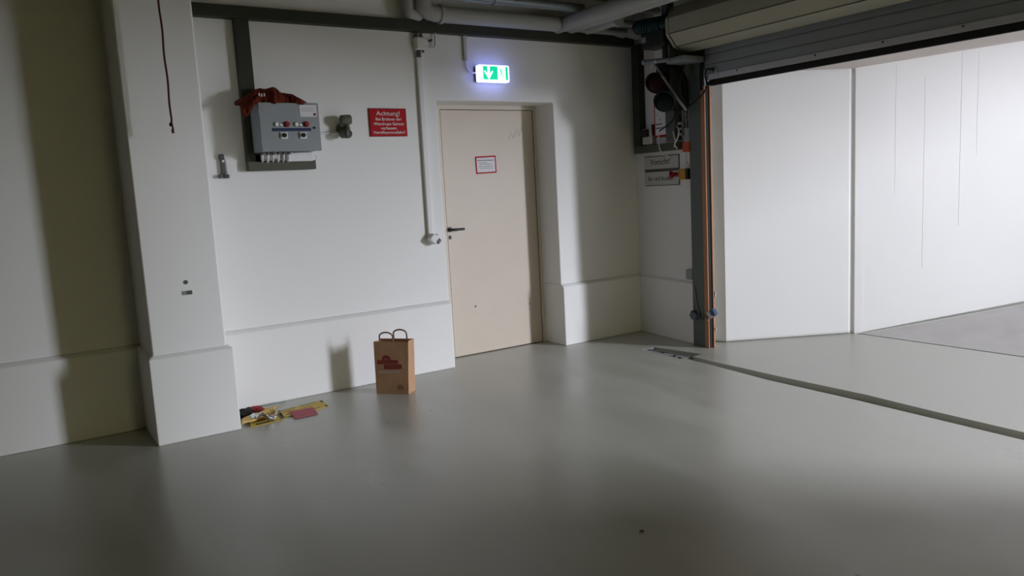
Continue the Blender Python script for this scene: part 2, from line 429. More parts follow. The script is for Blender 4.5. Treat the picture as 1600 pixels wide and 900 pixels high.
# crumpled cloth on top of the cabinet: several overlapping folds
def cloth():
    bm = bmesh.new(); nx, ny = 80, 34
    vs = []
    for i in range(nx+1):
        row = []
        for j in range(ny+1):
            u, v = i/nx, j/ny
            x = 1.378+u*.455
            hump = .092*math.sin(PI*min(1, (u*.82+.16)))**.7*(1-.45*abs(u-.5))
            ang = PI*(v*1.0)
            yy = 5.30-.085*math.cos(ang)*(.9+.25*math.sin(u*17))
            zz = 2.079+hump*math.sin(ang)**.6*1.12
            n1 = noise.noise(V((x*22, v*4.5, 1.3))); n2 = noise.noise(V((x*50, v*9, 5.1)))
            zz += .020*n1*math.sin(ang)+.007*n2*math.sin(ang); yy += .020*n2+.012*n1; x2 = x+.012*n1
            if u < .24:                                   # drooping over the left side
                k = (1-u/.24); zz -= .10*k*(1-v)**1.0*(1-v*.4) ; x2 -= .006*k
                yy -= .006
            if v < .12:
                zz -= .012*max(0, math.sin(u*31))*(1-v/.12); yy -= .016
            zz -= .03*max(0, (u-.8)/.2)**1.5*math.sin(ang)
            row.append(bm.verts.new((x2, yy, max(zz, 1.99))))
        vs.append(row)
    for i in range(nx):
        for j in range(ny): bm.faces.new((vs[i][j], vs[i+1][j], vs[i+1][j+1], vs[i][j+1]))
    mb = MB(); mb.bm.free(); mb.bm = bm
    o = mb.build('crumpled_cloth', 'orange_cloth')
    for pz in o.data.polygons: pz.use_smooth = True
    s = o.modifiers.new('thick', 'SOLIDIFY'); s.thickness = .006
    return tag(o, 'crumpled dark orange-red cloth lying on top of the grey cabinet', 'cloth')
cl = cloth()
mb = MB()
for k, (x, z) in enumerate(((1.492, 2.128), (1.508, 2.124), (1.525, 2.127))):
    mb.box((x-.004, 5.188, z-.010), (x+.004, 5.196, z+.010), .002)
mb.build('white_print', 'paper', cl)

# wall lamp / sounder right of the cabinet
L_ = thing('wall_spotlight', (2.15, 5.45, 1.87), 'olive-grey swivel fixture with a round head on the wall beside the grey cabinet', 'wall fixture')
mb = MB(); mb.cyl((2.118, 5.40, 1.985), (2.192, 5.40, 1.990), .036, 28, .006); mb.build('upper_housing', 'olivegrey', L_, True)
mb = MB(); mb.cyl((2.150, 5.49, 1.93), (2.150, 5.462, 1.93), .040, 24, .004); mb.build('base_plate', 'olivegrey', L_, True)
mb = MB(); mb.tube(bez([(2.150, 5.465, 1.93), (2.150, 5.43, 1.935), (2.156, 5.40, 1.96)], 5), .014, 12); mb.tube(bez([(2.156, 5.40, 1.965), (2.162, 5.385, 1.93), (2.165, 5.40, 1.893)], 5), .016, 12); mb.build('swivel_arm', 'olivegrey', L_, True)
mb = MB(); mb.cyl((2.138, 5.445, 1.892), (2.158, 5.365, 1.886), .033, 28, .006); hd = mb.build('lamp_head', 'olivegrey', L_, True)
mb = MB(); mb.cyl((2.1573, 5.366, 1.886), (2.1595, 5.358, 1.8855), .026, 24, .002); mb.build('lens', 'black', hd, True)
mb = MB(); mb.tube([(1.888, 5.478, 1.898), (2.12, 5.478, 1.902)], .008, 12)
for x in (1.95, 2.06): mb.box((x-.006, 5.468, 1.888), (x+.006, 5.492, 1.914), .002)
tag(mb.build('conduit_pipe', 'offwhite', smooth=True), 'thin white horizontal pipe from the grey cabinet to the swivel fixture', 'pipe')

# red warning sign
sg = thing('warning_sign', (2.527, 5.48, 1.872), 'red enamel warning sign reading Achtung! on the white wall', 'sign')
mb = MB(); mb.box((2.373, 5.482, 1.872), (2.682, 5.491, 2.082), .002); mb.build('sign_border', 'signedge', sg)
mb = MB(); mb.box((2.377, 5.480, 1.876), (2.678, 5.4825, 2.078), .001); mb.build('sign_plate', 'signred', sg)
for s, z, sz, wd in (('Achtung!', 2.043, .047, .195), ('Bei Ertönen der', 2.001, .031, .215), ('Warnhupe Garage', 1.966, .031, .250), ('verlassen.', 1.934, .031, .135), ('Vergiftungsgefahr!', 1.902, .031, .262)):
    text('lettering', s, sz, (2.530, 5.4795, z), (1, 0, 0), (0, 0, 1), 'signtext', sg, wd, off=.0006)

# small bracket device
dv = thing('wall_holder', (1.285, 5.48, 1.605), 'small dark grey and white plastic holder on the wall beside the pillar', 'wall holder')
mb = MB(); mb.box((1.264, 5.455, 1.730), (1.296, 5.491, 1.765), .006); mb.build('top_clip', 'devgrey', dv)
mb = MB(); mb.box((1.270, 5.462, 1.63), (1.300, 5.491, 1.735), .005); bd = mb.build('body', 'devgrey', dv)
mb = MB(); mb.cyl((1.286, 5.463, 1.718), (1.286, 5.456, 1.718), .008, 16); mb.build('screw', 'white', bd)
mb = MB(); mb.cyl((1.313, 5.475, 1.640), (1.311, 5.475, 1.722), .0065, 12); mb.cyl((1.313, 5.475, 1.636), (1.313, 5.475, 1.648), .009, 12); mb.build('tube', 'white', dv, True)
mb = MB(); mb.box((1.248, 5.45, 1.605), (1.268, 5.491, 1.630), .006); mb.box((1.282, 5.45, 1.603), (1.318, 5.491, 1.630), .008); mb.build('foot', 'devgrey', dv)

# conduit, junction box, socket
mb = MB(); mb.box((2.797, 5.462, 1.09), (2.838, 5.492, 2.47), .006)
tag(mb.build('cable_conduit', 'offwhite'), 'long white vertical cable conduit on the wall left of the door', 'cable conduit')
jb = thing('junction_box', (2.825, 5.47, 2.46), 'pale square junction box at the top of the long white conduit', 'junction box')
mb = MB(); mb.box((2.782, 5.435, 2.52), (2.868, 5.492, 2.615), .008); bx = mb.build('box', 'offwhite', jb)
mb = MB(); mb.box((2.79, 5.428, 2.528), (2.86, 5.437, 2.607), .004); mb.build('lid', 'offwhite', bx)
for ga, gb_, gr in (((2.802, 5.455, 2.613), (2.802, 5.455, 2.645), .014), ((2.838, 5.455, 2.613), (2.838, 5.455, 2.645), .014), ((2.815, 5.462, 2.522), (2.815, 5.462, 2.468), .017), ((2.848, 5.455, 2.522), (2.848, 5.455, 2.505), .010)):
    mb = MB(); mb.cyl(ga, gb_, gr, 14); mb.build('cable_gland', 'devgrey', jb, True)
mb = MB(); mb.tube(bez([(2.868, 5.462, 2.545), (2.93, 5.462, 2.540), (2.958, 5.462, 2.552), (2.966, 5.462, 2.60), (2.966, 5.462, 2.66)], 7), .009, 10); mb.build('cable', 'offwhite', jb, True)
mb = MB(); mb.cyl((2.925, 5.492, 2.60), (2.925, 5.45, 2.60), .009, 12); mb.build('screw', 'devgrey', jb, True)
so = thing('power_socket', (2.83, 5.44, 1.02), 'small pale angled socket with black opening at the foot of the white conduit', 'socket')
rt = Matrix.Rotation(R(40), 3, 'Y')
mb = MB(); mb.box((2.792, 5.415, 1.035), (2.862, 5.492, 1.10), .008, rt); mb.build('box', 'offwhite', so)
mb = MB(); mb.box((2.846, 5.408, 1.028), (2.872, 5.47, 1.068), .004, rt); mb.build('opening', 'devgrey', so)
mb = MB(); mb.box((2.845, 5.425, 1.07), (2.88, 5.47, 1.102), .006, rt); mb.build('hinged_lid', 'offwhite', so)

# exit sign with its cable
ex = thing('exit_sign', (3.455, 5.45, 2.295), 'lit green emergency exit sign with white arrow above the door', 'exit sign')
mb = MB(); mb.box((3.315, 5.462, 2.300), (3.600, 5.492, 2.420), .006); mb.build('back_plate', 'steel', ex)
mb = MB(); mb.box((3.312, 5.398, 2.292), (3.602, 5.464, 2.427), .012); hb = mb.build('lit_housing', 'exitbody', ex, True)
mb = MB(); mb.box((3.330, 5.3955, 2.300), (3.592, 5.3985, 2.420)); mb.build('opal_face', 'exitface', ex)
mb = MB(); mb.box((3.345, 5.3935, 2.309), (3.580, 5.396, 2.413)); gp = mb.build('green_panel', 'exitgreen', ex)
mb = MB(); y = 5.3925
mb.box((3.385, y, 2.345), (3.407, y+.0012, 2.413))
mb.prism([(3.354, y, 2.372), (3.396, y, 2.309), (3.438, y, 2.372), (3.432, y, 2.380), (3.407, y, 2.352), (3.385, y, 2.352), (3.360, y, 2.380)], (0, .0012, 0))
mb.build('arrow', 'exitwhite', gp)
mb = MB(); mb.box((3.482, y, 2.309), (3.556, y+.0012, 2.411)); dw = mb.build('doorway_symbol', 'exitwhite', gp)
mb = MB(); y = 5.3915
mb.cyl((3.505, y, 2.398), (3.505, y+.001, 2.398), .006, 14)
for a, b, t in (((3.507, 2.390), (3.520, 2.362), .0055), ((3.520, 2.362), (3.530, 2.340), .0035), ((3.530, 2.340), (3.540, 2.328), .0030), ((3.518, 2.362), (3.506, 2.345), .0030), ((3.506, 2.345), (3.500, 2.326), .0026), ((3.509, 2.387), (3.526, 2.380), .0024), ((3.508, 2.386), (3.494, 2.372), .0024)):
    mb.tube([(a[0], y, a[1]), (b[0], y, b[1])], t, 6)
mb.build('running_figure', 'exitgreen', dw)
ec = thing('cable_conduit', (3.24, 5.48, 2.44), 'short grey conduit with curved cable running down to the exit sign', 'cable conduit')
mb = MB(); mb.box((3.222, 5.468, 2.46), (3.252, 5.492, 2.66), .005); mb.build('conduit', 'greysign', ec)
mb = MB(); mb.tube(bez([(3.237, 5.478, 2.47), (3.238, 5.478, 2.42), (3.25, 5.474, 2.385), (3.28, 5.47, 2.370), (3.32, 5.47, 2.368)], 7), .0065, 10); mb.build('cable', 'offwhite', ec, True)

# notice on the door
dn = thing('door_notice', (3.547, 5.76, 1.57), 'small white notice with red border stuck on the beige door', 'notice')
mb = MB(); mb.prism([(3.441, 5.7595, 1.716), (3.649, 5.7595, 1.722), (3.652, 5.7595, 1.573), (3.444, 5.7595, 1.568)], (0, .0025, 0)); mb.build('red_border', 'signred', dn)
mb = MB(); mb.prism([(3.453, 5.758, 1.704), (3.637, 5.758, 1.709), (3.640, 5.758, 1.584), (3.455, 5.758, 1.580)], (0, .002, 0)); mb.build('white_field', 'paper', dn)
mb = MB()
def squiggle(x0, x1, z, h):
    x = x0; rnd = random.Random(int(z*1e4)+3)
    while x < x1:
        wd = rnd.uniform(.008, .022); mb.box((x, 5.7572, z-h/2*rnd.uniform(.7, 1)), (min(x+wd, x1), 5.7582, z+h/2*rnd.uniform(.7, 1))); x += wd+.003
squiggle(3.462, 3.625, 1.682, .0095); squiggle(3.470, 3.555, 1.661, .0045); squiggle(3.482, 3.606, 1.648, .005); squiggle(3.470, 3.612, 1.629, .005); squiggle(3.486, 3.612, 1.614, .0045)
mb.build('printed_line', 'devgrey', dn)

# pillar cover plates, rope
mb = MB(); mb.cyl((.887, 5.004, .974), (.887, 4.9975, .974), .013, 20); tag(mb.build('round_hole_cover', 'devgrey'), 'small round dark hole cover on the pillar', 'hole cover')
rp_ = thing('wall_plate', (.89, 5, .895), 'small rectangular dark and silver plate on the pillar below the round one', 'wall plate')
mb = MB(); mb.box((.859, 4.997, .897), (.884, 5.003, .921), .002); mb.build('pale_half', 'steel2', rp_)
mb = MB(); mb.box((.884, 4.996, .897), (.918, 5.003, .921), .002); mb.build('dark_half', 'devgrey', rp_)
ro = thing('hanging_rope', (.868, 4.8, 1.85), 'dark red rope hanging down in front of the pillar with knotted end', 'rope')
mb = MB()
path = [(.870+.002*math.sin(k*.9), 4.8+.002*math.cos(k), 3.05-k*.04) for k in range(29)]+[(.868, 4.8, 1.905)]
mb.tube(path, .0055, 10); mb.build('cord', 'rope', ro, True)
mb = MB(); t = bmesh.new(); bmesh.ops.create_icosphere(t, subdivisions=3, radius=.012)
for v in t.verts: v.co = V((v.co.x*.9, v.co.y, v.co.z*1.1))*(1+.25*noise.noise(v.co*120))+V((.866, 4.8, 1.900))
mb.add(t); mb.tube(bez([(.868, 4.8, 1.895), (.873, 4.8, 1.88), (.870, 4.8, 1.865), (.872, 4.8, 1.850)], 4), [.005]*6+[.007]*7, 10); mb.build('knot', 'rope', ro, True)

# ------------------------------------------------------------------ paper bag
A = V((2.132, 5.163, 0)); B = V((2.296, 4.968, 0)); ub = (B-A).normalized(); vb = V((-ub.y, ub.x, 0)); W_, D_, H_ = .255, .118, .386
bag = thing('paper_bag', tuple(A+ub*W_/2+vb*D_/2), 'brown kraft paper carrier bag with red print standing on the floor', 'paper bag')
def BP(u, v, z): return A+ub*u+vb*v+Z*z
bm = bmesh.new(); nu, nv, nz = 10, 6, 14
def bagpt(s, z):                                       # s runs round the four sides 0..4
    k = int(s) % 4; f_ = s-int(s); h = z/H_
    bulge = .004*math.sin(PI*h)*math.sin(PI*f_)
    if k == 0: u, v = f_*W_, -bulge
    elif k == 1: u, v = W_+.006*h-.014*math.sin(PI*f_)*h**2, f_*D_
    elif k == 2: u, v = (1-f_)*W_, D_+bulge
    else: u, v = .014*math.sin(PI*f_)*h**2, (1-f_)*D_
    nn = noise.noise(V((s*3, z*9, 2.2)))*.0025
    if k in (0, 2): v += nn
    else: u += nn
    u += .012*h*(u/W_) - .0*h
    return BP(u+.006*h, v, .001+z)
rows = []
for j in range(nz+1):
    ring = []
    for k in range(4):
        n_ = nu if k % 2 == 0 else nv
        for i in range(n_): ring.append(bm.verts.new(bagpt(k+i/n_, H_*j/nz)))
    rows.append(ring)
n_ = len(rows[0])
for j in range(nz):
    for i in range(n_): bm.faces.new((rows[j][i], rows[j][(i+1) % n_], rows[j+1][(i+1) % n_], rows[j+1][i]))
bm.faces.new(rows[0][::-1])
mb = MB(); mb.bm.free(); mb.bm = bm; bb = mb.build('bag_body', 'kraft', bag)
sd = bb.modifiers.new('paper', 'SOLIDIFY'); sd.thickness = .0016
for nm, v0, u0 in (('front', .006, .045), ('back', D_-.004, .105)):
    mb = MB()
    h0, wd = .345, .105
    pth = [BP(u0+.008, v0, h0), BP(u0+.010, v0, .40)]
    for k in range(0, 9):
        a = PI-PI*k/8; pth.append(BP(u0+.010+wd/2+wd/2*math.cos(a), v0-.003, .425+.030*math.sin(a)))
    pth += [BP(u0+wd+.010, v0, .40), BP(u0+wd+.008, v0, h0)]
    mb.tube(pth, .0058, 8)
    tag(mb.build('handle', 'kraftdark', bag, True), 'twisted %s paper handle' % nm)
def print_box(name, pts, m, off=.0045, par=bb):
    mb = MB(); mb.prism([BP(u, -off, z) for u, z in pts], tuple(-vb*.0008)); return mb.build(name, m, par)
rb = print_box('red_print', [(.028, .222), (.190, .226), (.190, .254), (.028, .250)], 'bagred')
print_box('red_print', [(.080, .186), (.218, .190), (.218, .222), (.080, .218)], 'bagred', .005)
print_box('white_print', [(.030, .152), (.200, .160), (.200, .178), (.030, .172)], 'bagwhite')
mb = MB()
pts = [(.100+.034*math.cos(a), .254+.034*math.sin(a)) for a in [PI*k/14 for k in range(15)]]
mb.prism([BP(u, -.0045, z) for u, z in pts], tuple(-vb*.0008)); ar = mb.build('arch_print', 'bagred', bb)
print_box('arch_print', [(.100+.017*math.cos(PI*k/10), .2545+.015*math.sin(PI*k/10)) for k in range(11)], 'bagred2', .0056)
for (z, a, b) in ((.237, .044, .176), (.205, .095, .205)):
    mb = MB(); x = a; rnd = random.Random(5)
    while x < b:
        wq = rnd.uniform(.006, .012); mb.prism([BP(x, -.0056, z-.005), BP(min(b, x+wq), -.0056, z-.005), BP(min(b, x+wq), -.0056, z+.006), BP(x, -.0056, z+.006)], tuple(-vb*.0006)); x += wq+.004
    mb.build('faint_print', 'bagred2', bb)
pts = [(.195+.026*math.cos(a), .046+.026*math.sin(a)) for a in [PI*k/14 for k in range(15)]]
print_box('small_print', pts, 'bagfaint', .0035)
print_box('small_print', [(.168, .036), (.222, .037), (.222, .044), (.168, .043)], 'bagfaint', .0035)

# ------------------------------------------------------------------ litter by the pillar
def plate(name, pts, z, th, m, label=None, cat=None, par=None, bev=.0):
    mb = MB(); mb.prism([(x, y, z) for x, y in pts], (0, 0, th), bev)
    o = mb.build(name, m, par)
    return tag(o, label, cat) if label else o
def lerp2(q, u, v):
    a, b, c, d = [V((*k, 0)) for k in q]; return ((a*(1-u)+b*u)*(1-v)+(d*(1-u)+c*u)*v)
def worn(par, q, z, spots, m='olive'):
    mb = MB()
    for (u0, u1, v0, v1) in spots:
        mb.prism([tuple(lerp2(q, u0, v0)+Z*z), tuple(lerp2(q, u1, v0)+Z*z), tuple(lerp2(q, u1, v1)+Z*z), tuple(lerp2(q, u0, v1)+Z*z)], (0, 0, .0006))
    return mb.build('worn_print', m, par)
Q1 = [(1.40, 5.015), (1.735, 5.075), (1.755, 5.265), (1.42, 5.205)]
y1 = plate('yellow_plate', Q1, .001, .004, 'yelboard', 'flat yellow plate with dark corners lying on the floor behind the faded red card', 'plate')
worn(y1, Q1, .005, [(0, .04, 0, 1), (.94, 1, 0, .25), (.94, 1, .7, 1), (.0, .38, .93, 1), (.48, .86, .93, 1), (.0, .35, 0, .06), (.06, .34, .68, .74), (.38, .5, .1, .14), (.6, .82, .12, .18), (.5, .7, .62, .67), (.1, .3, .28, .36)])
Q2 = [(1.165, 4.965), (1.395, 4.985), (1.43, 5.17), (1.20, 5.15)]
y2 = plate('yellow_plate', Q2, .001, .004, 'yelboard', 'yellow plate lying on the floor under the silver foil next to the pillar', 'plate')
worn(y2, Q2, .005, [(.2, .6, .05, .25), (.0, .05, 0, 1), (.62, .95, .0, .06), (.9, 1, .1, .9)])
# folded yellow card
mb = MB(); bm = mb.bm; rows = []
for i in range(15):
    u = i/14; row = []
    for j in range(9):
        v = j/8
        x = 1.135+.235*u+.045*v; yy = 5.03+.05*u+.14*v
        z = .008+.050*math.sin(PI*min(1, .1+v*.9))*(.5+.5*u)+.010*noise.noise(V((u*4, v*4, 3)))+.018*max(0, v-.6)
        row.append(bm.verts.new((x, yy, z)))
    rows.append(row)
for i in range(14):
    for j in range(8): bm.faces.new((rows[i][j], rows[i+1][j], rows[i+1][j+1], rows[i][j+1]))
o = mb.build('folded_card', 'yelpaper', smooth=True); o.modifiers.new('t', 'SOLIDIFY').thickness = .002
tag(o, 'creased pale yellow card arched over the plate next to the pillar', 'card')
# foil
mb = MB(); bm = mb.bm; rows = []
for i in range(31):
    u = i/30; row = []
    cx = 1.20+.20*u; cy = 5.055-.055*math.sin(PI*u*.9)+.03*u; cz = .040+.018*math.sin(u*7)+.008*math.sin(u*23)
    for j in range(9):
        v = j/8-.5
        row.append(bm.verts.new((cx+.02*v*math.sin(u*9), cy+.045*v+.008*noise.noise(V((u*8, v*5, 1))), cz+.014*math.sin(v*7+u*12)+.008*noise.noise(V((u*14, v*8, 7))))))
    rows.append(row)
for i in range(30):
    for j in range(8): bm.faces.new((rows[i][j], rows[i+1][j], rows[i+1][j+1], rows[i][j+1]))
o = mb.build('crumpled_foil', 'foil', smooth=True); o.modifiers.new('t', 'SOLIDIFY').thickness = .0015
tag(o, 'crumpled shiny silver foil strip on top of the yellow card', 'foil')
# black glove-like lump and red scrap
mb = MB(); t = bmesh.new(); bmesh.ops.create_icosphere(t, subdivisions=4, radius=1)
for v in t.verts:
    n1 = noise.noise(v.co*1.9)*.35; v.co = v.co*(1+n1); v.co = V((1.210+v.co.x*.065, 5.255+v.co.y*.055, max(.001, .028+v.co.z*.030)))
mb.add(t); tag(mb.build('black_rag', 'rubber', smooth=True), 'small black rag bunched against the wall beside the pillar', 'rag')
mb = MB(); t = bmesh.new(); bmesh.ops.create_icosphere(t, subdivisions=4, radius=1)
for v in t.verts:
    n1 = noise.noise(v.co*2.3+V((4, 4, 4)))*.4; v.co = v.co*(1+n1); v.co = V((1.300+v.co.x*.050, 5.300+v.co.y*.04, max(.001, .022+v.co.z*.022)))
mb.add(t); tag(mb.build('red_scrap', 'bagred', smooth=True), 'small crumpled red scrap beside the black rag', 'scrap')
mb = MB(); mb.tube(bez([(1.27, 5.34, .012), (1.36, 5.36, .02), (1.46, 5.37, .016), (1.53, 5.40, .012)], 6), .006, 8)
tag(mb.build('thin_rod', 'steel2', smooth=True), 'thin grey rod lying along the foot of the wall', 'rod')
plate('paper_scrap', [(1.33, 5.27), (1.42, 5.28), (1.47, 5.36), (1.36, 5.35)], .001, .003, 'yelpaper', 'narrow pale strip of card lying behind the foil near the wall', 'card')
Q3 = [(1.455, 4.942), (1.615, 4.945), (1.638, 5.122), (1.478, 5.128)]
t3 = plate('red_card', Q3, .0055, .004, 'pinkcard', 'faded pinkish red card lying on the floor in front of the yellow plate', 'card')
mb = MB(); t = bmesh.new(); bmesh.ops.create_icosphere(t, subdivisions=3, radius=.007)
for v in t.verts: v.co = V((v.co.x*1.6, v.co.y, v.co.z*.6))*(1+.4*noise.noise(v.co*200))+V((2.063, 2.281, .004))
mb.add(t); tag(mb.build('debris_crumb', 'olive'), 'tiny dark crumb lying alone on the open floor', 'debris')

# ------------------------------------------------------------------ drain grate
dg_ = thing('drain_grate', (4.50, 4.6, -.04), 'grey metal drain grate set in the floor in front of the gate post', 'drain grate')
mb = MB()
fr = [(4.450, 4.845), (4.522, 4.845), (4.575, 4.37), (4.430, 4.37)]
def gx(t): return (4.450+(4.432-4.450)*t, 4.525+(4.575-4.525)*t)
N_ = 17
for k in range(N_):
    t0 = k/N_; t1 = (k+.62)/N_; ya, yb = 4.84-.465*t0, 4.84-.465*t1
    a0, b0 = gx(t0); a1, b1 = gx(t1)
    mb.prism([(a0, ya, -.024), (b0, ya, -.024), (b1, yb, -.024), (a1, yb, -.024)], (0, 0, .014))
mb.build('bar', 'grate', dg_)
mb = MB()
for sx in (0, 1):
    for e in (0, ):
        a0, b0 = gx(0); a1, b1 = gx(1)
        if sx == 0: mb.prism([(a0, 4.846, -.03), (a0+.012, 4.846, -.03), (a1+.012, 4.37, -.03), (a1, 4.37, -.03)], (0, 0, .024))
        else: mb.prism([(b0-.012, 4.846, -.03), (b0, 4.846, -.03), (b1, 4.37, -.03), (b1-.012, 4.37, -.03)], (0, 0, .024))
mb.box((4.447, 4.838, -.03), (4.588, 4.849, -.0015)); mb.build('frame', 'grate', dg_)  # end bar added to cover the brightly lit pit wall
for x, yy in ((4.49, 4.50), (4.47, 4.42), (4.52, 4.66)):
    mb = MB(); mb.cyl((x, yy, -.012), (x, yy, -.004), .014, 14); mb.build('bolt', 'black', dg_)

# ------------------------------------------------------------------ roller shutter
YE = -.18
sh = thing('roller_shutter', (4.9, 1.7, 2.165), 'raised roller shutter with cream drum casing and black rubber bottom edge', 'roller shutter')
mb = MB()
prof = []
z = 2.262; n_sl = 7
pf = [(4.890, 2.262), (4.890, 2.330), (4.898, 2.334), (4.898, 2.338), (4.888, 2.342), (4.888, 2.41), (4.896, 2.414), (4.896, 2.418), (4.888, 2.422), (4.888, 2.50), (4.860, 2.62), (4.84, 2.72), (4.86, 2.72), (4.88, 2.62), (4.906, 2.50), (4.906, 2.262)]
mb.prism([(x, 4.475, z) for x, z in pf], (0, YE-4.475, 0)); mb.build('curtain', 'curtain', sh)
mb = MB(); mb.box((4.880, YE, 2.214), (4.912, 4.46, 2.262), .003); br = mb.build('bottom_rail', 'rail', sh)
for yy in (4.14, 3.45, 2.95, 2.45): 
    mb = MB(); mb.cyl((4.881, yy, 2.247), (4.874, yy, 2.247), .006, 10); mb.build('bolt', 'black', br)
mb = MB(); mb.box((4.882, YE, 2.166), (4.912, 4.425, 2.213), .004); mb.box((4.884, 4.435, 2.176), (4.91, 4.465, 2.205), .003); mb.build('rubber_seal', 'rubber', sh)
mb = MB(); mb.box((4.882, 4.424, 2.166), (4.895, 4.434, 2.212), .002); mb.tube(bez([(4.88, 4.36, 2.262), (4.872, 4.35, 2.285), (4.875, 4.335, 2.26), (4.88, 4.33, 2.225)], 5), .0025, 6); mb.build('cable', 'sensorgrey', sh)
mb = MB(); mb.tube(bez([(4.89, 4.455, 2.19), (4.86, 4.45, 2.26), (4.865, 4.43, 2.30), (4.875, 4.40, 2.29)], 6), .007, 8); mb.cyl((4.876, 4.375, 2.28), (4.86, 4.375, 2.30), .012, 12); mb.build('seal_cable', 'rubber', sh, True)
mb = MB()
dp = [(4.80, 2.447), (4.66, 2.486), (4.578, 2.580), (4.576, 2.700), (4.66, 2.80), (4.86, 2.80), (4.875, 2.60), (4.86, 2.50)]
mb.prism([(x, 4.56, z) for x, z in dp], (0, YE-4.56, 0)); mb.build('drum_casing', 'drum', sh, bevel=.003)
mb = MB()
def sc(p, k): return (4.72+(p[0]-4.72)*k, 2.62+(p[1]-2.62)*k)
mb.prism([(sc(p, 1.0)[0], 4.598, sc(p, 1.0)[1]) for p in dp], (0, -.033, 0)); ec_ = mb.build('end_cap', 'drum', sh, bevel=.003)
mb = MB()
for a, b in (((4.655, 2.4845), (4.583, 2.5735)), ((4.79, 2.447), (4.665, 2.4825))): mb.tube([(a[0]-.002, 4.562, a[1]-.002), (b[0]-.002, 4.562, b[1]-.002)], .0025, 6)
for a in ((4.578, 2.580), (4.66, 2.486)): mb.tube([(a[0]-.0005, 4.56, a[1]-.0005), (a[0]-.0005, YE, a[1]-.0005)], .0032, 6)
mb.build('seam', 'duct', sh)
mb = MB(); mb.prism([(4.915, 4.64, 2.14), (4.78, 4.64, 2.38), (4.72, 4.64, 2.44), (4.70, 4.64, 2.80), (4.93, 4.64, 2.80), (4.93, 4.64, 2.14)], (0, -.035, 0)); mb.build('end_bracket', 'steel', sh)

# guide post
gp_ = thing('gate_guide_post', (4.9, 4.55, 0), 'tall gate guide post with dark grey steel and orange-brown rails', 'guide post')
mb = MB(); mb.box((4.868, 4.512, 0), (4.955, 4.645, 2.50), .004); mb.build('steel_post', 'steel', gp_)
mb = MB(); mb.box((4.868, 4.470, 0), (4.881, 4.514, 2.175), .003); mb.build('front_rail', 'copper', gp_)
mb = MB(); mb.box((4.914, 4.455, 0), (4.932, 4.514, 2.175), .003); mb.build('rear_rail', 'copper', gp_)
mb = MB(); mb.box((4.880, 4.468, 0), (4.914, 4.514, 2.16)); mb.box((4.868, 4.49, 2.14), (4.890, 4.514, 2.45)); mb.build('slot_lining', 'rubber', gp_)
mb = MB(); mb.tube([(4.930, 4.452, .43), (4.932, 4.449, .48)], .006, 8); mb.build('rubbed_spot', 'sensorgrey', gp_)
mb = MB(); mb.tube([(4.930, 4.452, .15), (4.934, 4.450, .17)], .009, 8); mb.build('rubbed_spot', 'sensorgrey', gp_)

# light barrier sensors
def sensor(loc, rx, ry, label, flip):
    o_ = V(loc); t_ = thing('light_barrier_sensor', loc, label, 'sensor', 'light barrier sensors on the gate post')
    rm = Matrix.Rotation(R(rx), 3, 'X') @ Matrix.Rotation(R(ry), 3, 'Y')
    def bx_(a, b, bev, nm, m, par=t_):
        mb = MB(); mb.box(o_+V(a), o_+V(b), bev, rm, o_); return mb.build(nm, m, par)
    h = bx_((-.022, -.035, -.028), (.022, .035, .028), .006, 'housing', 'sensorblue' )
    bx_((-.030, -.038 if flip else .0, -.032), (-.020, .010 if flip else .036, .030), .004, 'face_plate', 'sensorgrey' if not flip else 'steel')
    bx_((-.005, -.010, -.012), (.030, .045 if not flip else .010, .012), .003, 'bracket', 'steel2')
    return t_
sensor((4.845, 4.607, .275), 25, 0, 'dark blue angled sensor left of the orange-brown guide rails', True)
sensor((4.870, 4.425, .305), -38, 0, 'pale blue angled sensor right of the orange-brown guide rails', False)
mb = MB(); mb.tube(bez([(4.860, 4.62, .52), (4.860, 4.60, .40), (4.860, 4.575, .30), (4.860, 4.56, .24), (4.860, 4.54, .25), (4.860, 4.51, .285), (4.862, 4.46, .22)], 6), .0045, 8)
tag(mb.build('sensor_cable', 'steel2', smooth=True), 'thin grey cable looping between the two sensors on the post', 'cable')
mb = MB(); mb.obox(P0, U, NR, Z, (.765, -.02, .572), (.845, .045, .660), .006)
tag(mb.build('junction_box', 'cabgrey'), 'small grey box low on the wall touching the guide post', 'junction box')

# motor
mo = thing('gate_motor', (4.66, 4.78, 2.49), 'dark teal and black gate motor hanging below the ceiling at the drum end', 'gate motor')
mb = MB(); mb.cyl((4.63, 4.95, 2.705), (4.66, 4.62, 2.680), .062, 28, .012); mb.build('motor_barrel', 'teal', mo, True)
mb = MB()
for k in range(8):
    yy = 4.92-.03*k; mb.cyl((4.632, yy, 2.703-.0022*k), (4.633, yy-.016, 2.702-.0022*k), .0635, 28)
mb.build('cooling_rib', 'teal', mo)
mb = MB(); mb.cyl((4.628, 4.985, 2.708), (4.63, 4.94, 2.706), .058, 28, .012); mb.build('fan_cover', 'black', mo, True)
mb = MB(); mb.box((4.60, 4.64, 2.515), (4.76, 4.905, 2.640), .010); gb = mb.build('gearbox', 'black', mo)
mb = MB(); mb.box((4.596, 4.845, 2.565), (4.601, 4.895, 2.610)); mb.build('type_plate', 'cabgrey', gb)
mb = MB(); mb.cyl((4.70, 4.70, 2.52), (4.70, 4.70, 2.42), .045, 20, .006); mb.cyl((4.68, 4.66, 2.60), (4.70, 4.60, 2.60), .07, 24, .006); mb.build('shaft_hub', 'black', mo, True)
mb = MB(); mb.box((4.655, 4.62, 2.70), (4.70, 4.72, 3.05), .004); mb.box((4.66, 4.64, 2.40), (4.80, 4.66, 2.72), .003); mb.build('mounting_plate', 'steel', mo)

